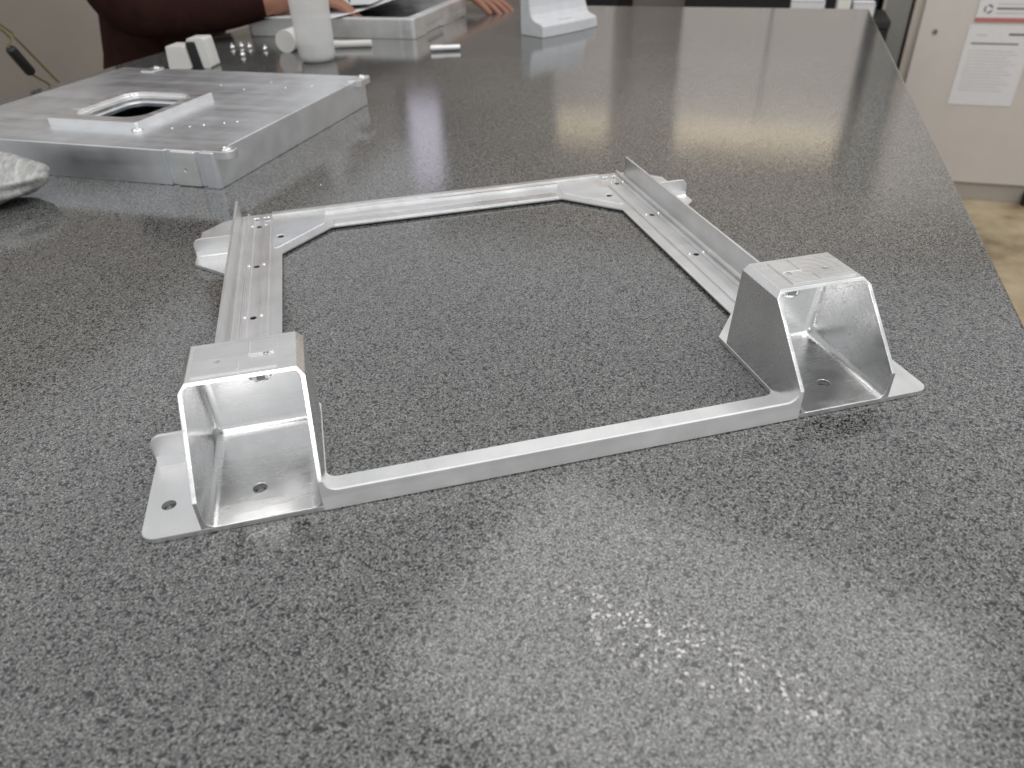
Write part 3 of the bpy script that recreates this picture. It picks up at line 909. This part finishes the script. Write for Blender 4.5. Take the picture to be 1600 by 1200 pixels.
cupboard(0.540, 0.69, 'wide two-door beige cupboard behind the bench, mirrored broadly in the worktop', 2)
for nn, w, lab in ((1.07, 0.25, 'warm strip lamp on top of the narrow beige cupboard'), (0.535, 0.68, 'warm strip lamp on top of the wide beige cupboard')):
    L = empty('strip_lamp', (0, 0, 0), lab, 'lamp')
    cab_frame(L, nn, CT)
    part_box('housing', L, 0.0, w, 0.03, 0.08, 1.586, 1.60, 'white_plastic')
    t = NT('warm_tube'); t.b.inputs['Base Color'].default_value = (0.9, 0.85, 0.7, 1)
    t.b.inputs['Emission Color'].default_value = (1.0, 0.80, 0.45, 1); t.b.inputs['Emission Strength'].default_value = 8.0
    b = bmesh.new(); tube_bm(b, [(0.01, 0.045, 1.606), (w - 0.01, 0.045, 1.606)], 0.008, 12); link_bm('tube', b, t.m, L)
# things on the low shelf edge just beyond the bench end
for (n0, w, h, mat, name, lab, cat) in ((0.135, 0.115, 0.05, 'paper', 'cream_box', 'cream box standing on the dark low unit beyond the bench end', 'box'),
                              (-0.02, 0.045, 0.06, 'white_plastic', 'white_carton', 'narrow white carton beyond the bench end, left of the pale one', 'carton'),
                              (-0.075, 0.07, 0.045, 'paper', 'pale_carton', 'pale carton beyond the far right corner of the bench', 'carton')):
    e = empty(name, (0, 0, 0), lab, cat)
    frame_obj(e, T(n0, CT - 0.22, -0.20), -TN)
    part_box('carton_body', e, 0, w, 0, 0.09, 0.0, h, mat, 0.003)
    part_box('lid_flap', e, 0.002, w - 0.002, -0.002, 0.045, h + 0.0002, h + 0.003, mat, 0.001)
LU = empty('low_dark_unit', (0, 0, 0), 'low black storage unit beyond the far end of the bench', 'storage unit')
cab_frame(LU, 1.10, CT - 0.28)
part_box('unit_top', LU, 0.0, 1.30, 0.0, 0.26, 0.675, 0.699, 'dark')
for i in range(4):
    part_box('drawer_front', LU, 0.01 + i * 0.322, 0.315 + i * 0.322, 0.0, 0.02, 0.06, 0.67, 'dark')
part_box('unit_back', LU, 0.0, 1.30, 0.021, 0.255, 0.0, 0.6745, 'dark')

MN = empty('wall_screen', (0, 0, 0), 'lit lilac screen above the bench, seen only as a pale streak in the worktop', 'screen')
cab_frame(MN, 1.90, CT + 0.2)
part_box('screen_case', MN, 0.0, 0.19, 0.012, 0.05, 1.56, 2.02, 'black_plastic')
t = NT('lilac_screen_glow'); t.b.inputs['Emission Color'].default_value = (0.80, 0.74, 1.0, 1); t.b.inputs['Emission Strength'].default_value = 0.9
b = bmesh.new(); bm_box(b, 0.008, 0.182, 0.008, 0.0118, 1.568, 2.012); link_bm('screen_glass', b, t.m, MN)

# ------------------------------------------------------------------ the person writing at the left of the bench
def skin_body(name, joints, edges, mats, pick, root_i=0, sub=2):
    me = bpy.data.meshes.new(name)
    me.from_pydata([j[0] for j in joints], edges, [])
    o = bpy.data.objects.new(name, me); COL.objects.link(o)
    md = o.modifiers.new('skin', 'SKIN'); md.use_smooth_shade = True; md.branch_smoothing = 0.6
    for i, j in enumerate(joints):
        r = j[1]
        me.skin_vertices[0].data[i].radius = (r, r) if isinstance(r, float) else r
        me.skin_vertices[0].data[i].use_root = (i == root_i)
    sd = o.modifiers.new('sub', 'SUBSURF'); sd.levels = sub; sd.render_levels = sub
    dg = bpy.context.evaluated_depsgraph_get(); dg.update()
    nm = bpy.data.meshes.new_from_object(o.evaluated_get(dg))
    o.modifiers.clear(); o.data = nm; bpy.data.meshes.remove(me)
    nm.materials.clear()
    for k in mats: nm.materials.append(M[k])
    for p in nm.polygons:
        p.use_smooth = True
        p.material_index = pick(p.center)
    return o

PE = empty('person', T(1.50, 0.62, -0.90), 'person in a dark maroon long-sleeved top leaning on the bench and writing', 'person')
base_l = Vector(PE.location)
J, E_ = [], []
def jn(n, t, z, r, prev=None):
    J.append((T(n, t, z) - base_l, r)); k = len(J) - 1
    if prev is not None: E_.append((prev, k))
    return k
pel = jn(1.44, 0.70, -0.16, 0.135)
bel = jn(1.405, 0.70, 0.00, 0.135, pel)
che = jn(1.41, 0.69, 0.22, 0.140, bel)
nck = jn(1.40, 0.62, 0.40, 0.062, che)
hd0 = jn(1.36, 0.62, 0.50, 0.075, nck)
hd1 = jn(1.33, 0.62, 0.60, 0.088, hd0)
hd2 = jn(1.33, 0.62, 0.68, 0.062, hd1)
rs = jn(1.42, 0.50, 0.34, 0.068, che)
re_ = jn(1.325, 0.47, 0.058, 0.058, rs)
rf = jn(1.21, 0.585, 0.058, 0.047, re_)
rw = jn(1.105, 0.665, 0.066, 0.031, rf)
ls = jn(1.42, 0.88, 0.34, 0.068, che)
le = jn(1.17, 0.99, 0.135, 0.052, ls)
lf = jn(1.02, 1.005, 0.085, 0.043, le)
lw = jn(0.890, 1.02, 0.045, 0.028, lf)
for s in (-1, 1):
    hp = jn(1.50, 0.64 + s * 0.10, -0.22, 0.098, pel)
    kn = jn(1.16, 0.64 + s * 0.13, -0.28, 0.068, hp)
    an = jn(1.20, 0.64 + s * 0.13, -0.81, 0.042, kn)
    jn(1.06, 0.64 + s * 0.14, -0.862, 0.036, an)
# right hand palm joins the wrist, left hand likewise: fingers are chains of the same skeleton
def hand(wrist, P, d, side, curl, spread):
    d = Vector(d).normalized(); upv = Vector((0, 0, 1)); sd = d.cross(upv).normalized() * side
    P = Vector(P)
    def add(p, r, prev):
        J.append((p - base_l, r)); k = len(J) - 1; E_.append((prev, k)); return k
    palm = add(P + d * 0.035, (0.026, 0.016), wrist)
    for i, (off, L) in enumerate(((-0.026, 0.066), (-0.009, 0.076), (0.009, 0.072), (0.025, 0.056))):
        k0 = add(P + d * 0.082 + sd * off, 0.0085, palm)
        k1 = add(P + d * (0.082 + L * 0.45) + sd * (off * (1 + spread)) + upv * (-curl * 0.25 * L), 0.0078, k0)
        k2 = add(P + d * (0.082 + L * 0.80) + sd * (off * (1 + 1.4 * spread)) + upv * (-curl * 0.8 * L), 0.0068, k1)
        add(P + d * (0.082 + L * 0.95) + sd * (off * (1 + 1.5 * spread)) + upv * (-curl * 1.15 * L), 0.0056, k2)
    t0 = add(P + d * 0.020 - sd * 0.032, 0.0100, palm)
    t1 = add(P + d * 0.052 - sd * 0.050 - upv * 0.006, 0.0088, t0)
    add(P + d * 0.080 - sd * 0.056 - upv * 0.014, 0.0066, t1)
rwp = T(1.105, 0.665, 0.066)
hand(rw, rwp, T(0.98, 0.72, 0.055) - rwp, -1, 0.55, 0.05)
lwp = T(0.890, 1.02, 0.045)
hand(lw, lwp, T(0.785, 0.985, 0.020) - lwp, 1, 0.25, 0.25)
def pick(c):
    p = c + base_l; n_, t_ = (p - O0).dot(TN), (p - O0).dot(TT)
    if p.z > 0.415 and 0.45 < t_ < 0.80: return 1
    if (t_ < 0.80 and n_ < 1.120 and p.z > -0.1) or (t_ > 0.9 and n_ < 0.910): return 1
    if p.z < -0.84: return 3
    if p.z < -0.17: return 2
    return 0
body = skin_body('body', J, E_, ['maroon', 'skin', 'trouser', 'black_plastic'], pick)
body.parent = PE
# hair cap and facial features (above the picture's edge)
hc = T(1.335, 0.62, 0.625) - base_l
bm = bmesh.new(); bmesh.ops.create_uvsphere(bm, u_segments=24, v_segments=16, radius=0.101)
fd = -TN
for v in list(bm.verts):
    if v.co.dot(fd) > 0.035 and v.co.z < 0.045 or v.co.z < -0.045: bm.verts.remove(v)
for v in bm.verts: v.co = v.co * (1 + 0.04 * noise.noise(v.co * 40)) + hc
link_bm('hair', bm, 'hair', PE, smooth=True)
bm = bmesh.new()
tube_bm(bm, [hc + fd * 0.078 + Vector((0, 0, 0.005)), hc + fd * 0.098 + Vector((0, 0, -0.028)), hc + fd * 0.082 + Vector((0, 0, -0.040))], [0.007, 0.013, 0.009], 10)
link_bm('nose', bm, 'skin', PE, smooth=True)
for s in (-1, 1):
    bm = bmesh.new(); bmesh.ops.create_icosphere(bm, subdivisions=2, radius=0.010, matrix=Matrix.Translation(hc + fd * 0.080 + TT * (0.031 * s) + Vector((0, 0, 0.002))))
    link_bm('eye', bm, 'white_plastic', PE, smooth=True)
    bm = bmesh.new(); bmesh.ops.create_icosphere(bm, subdivisions=2, radius=0.018, matrix=Matrix.Translation(hc + TT * (0.090 * s) + Vector((0, 0, -0.012))))
    link_bm('ear', bm, 'skin', PE, smooth=True)
bm = bmesh.new(); tube_bm(bm, [hc + fd * 0.070 + TT * -0.022 + Vector((0, 0, -0.062)), hc + fd * 0.084 + Vector((0, 0, -0.062)), hc + fd * 0.070 + TT * 0.022 + Vector((0, 0, -0.062))], [0.003, 0.006, 0.003], 8)
link_bm('mouth', bm, M['red'], PE, smooth=True)
# what the hands hold
tip = Vector((-0.005, 1.43, TZ + 0.012))
pn = empty('ballpoint_pen', tip, 'black pen held in the right hand over the papers', 'pen')
bm = bmesh.new(); dpen = (T(1.00, 0.73, 0.16) - tip)
tube_bm(bm, [(0, 0, 0), dpen * 0.06, dpen * 0.10, dpen], [0.0006, 0.0025, 0.0038, 0.0042], 12)
link_bm('barrel', bm, 'black_plastic', pn, smooth=True)
bm = bmesh.new(); tube_bm(bm, [dpen * 0.75 + Vector((0.005, 0, 0.0)), dpen + Vector((0.005, 0, 0.0))], 0.0012, 8); link_bm('clip', bm, 'alu_dull', pn)
ST = empty('square_stool', T(1.52, 0.64, -0.9), 'plain dark stool under the person at the bench', 'stool')
bm = bmesh.new(); bm_box(bm, -0.17, 0.17, -0.17, 0.17, 0.545, 0.585); link_bm('seat', bm, 'dark', ST, bevel=0.01)
for sx in (-1, 1):
    for sy in (-1, 1):
        bm = bmesh.new(); bm_box(bm, sx * 0.14 - 0.015, sx * 0.14 + 0.015, sy * 0.14 - 0.015, sy * 0.14 + 0.015, 0.0, 0.545); link_bm('leg', bm, 'dark', ST)
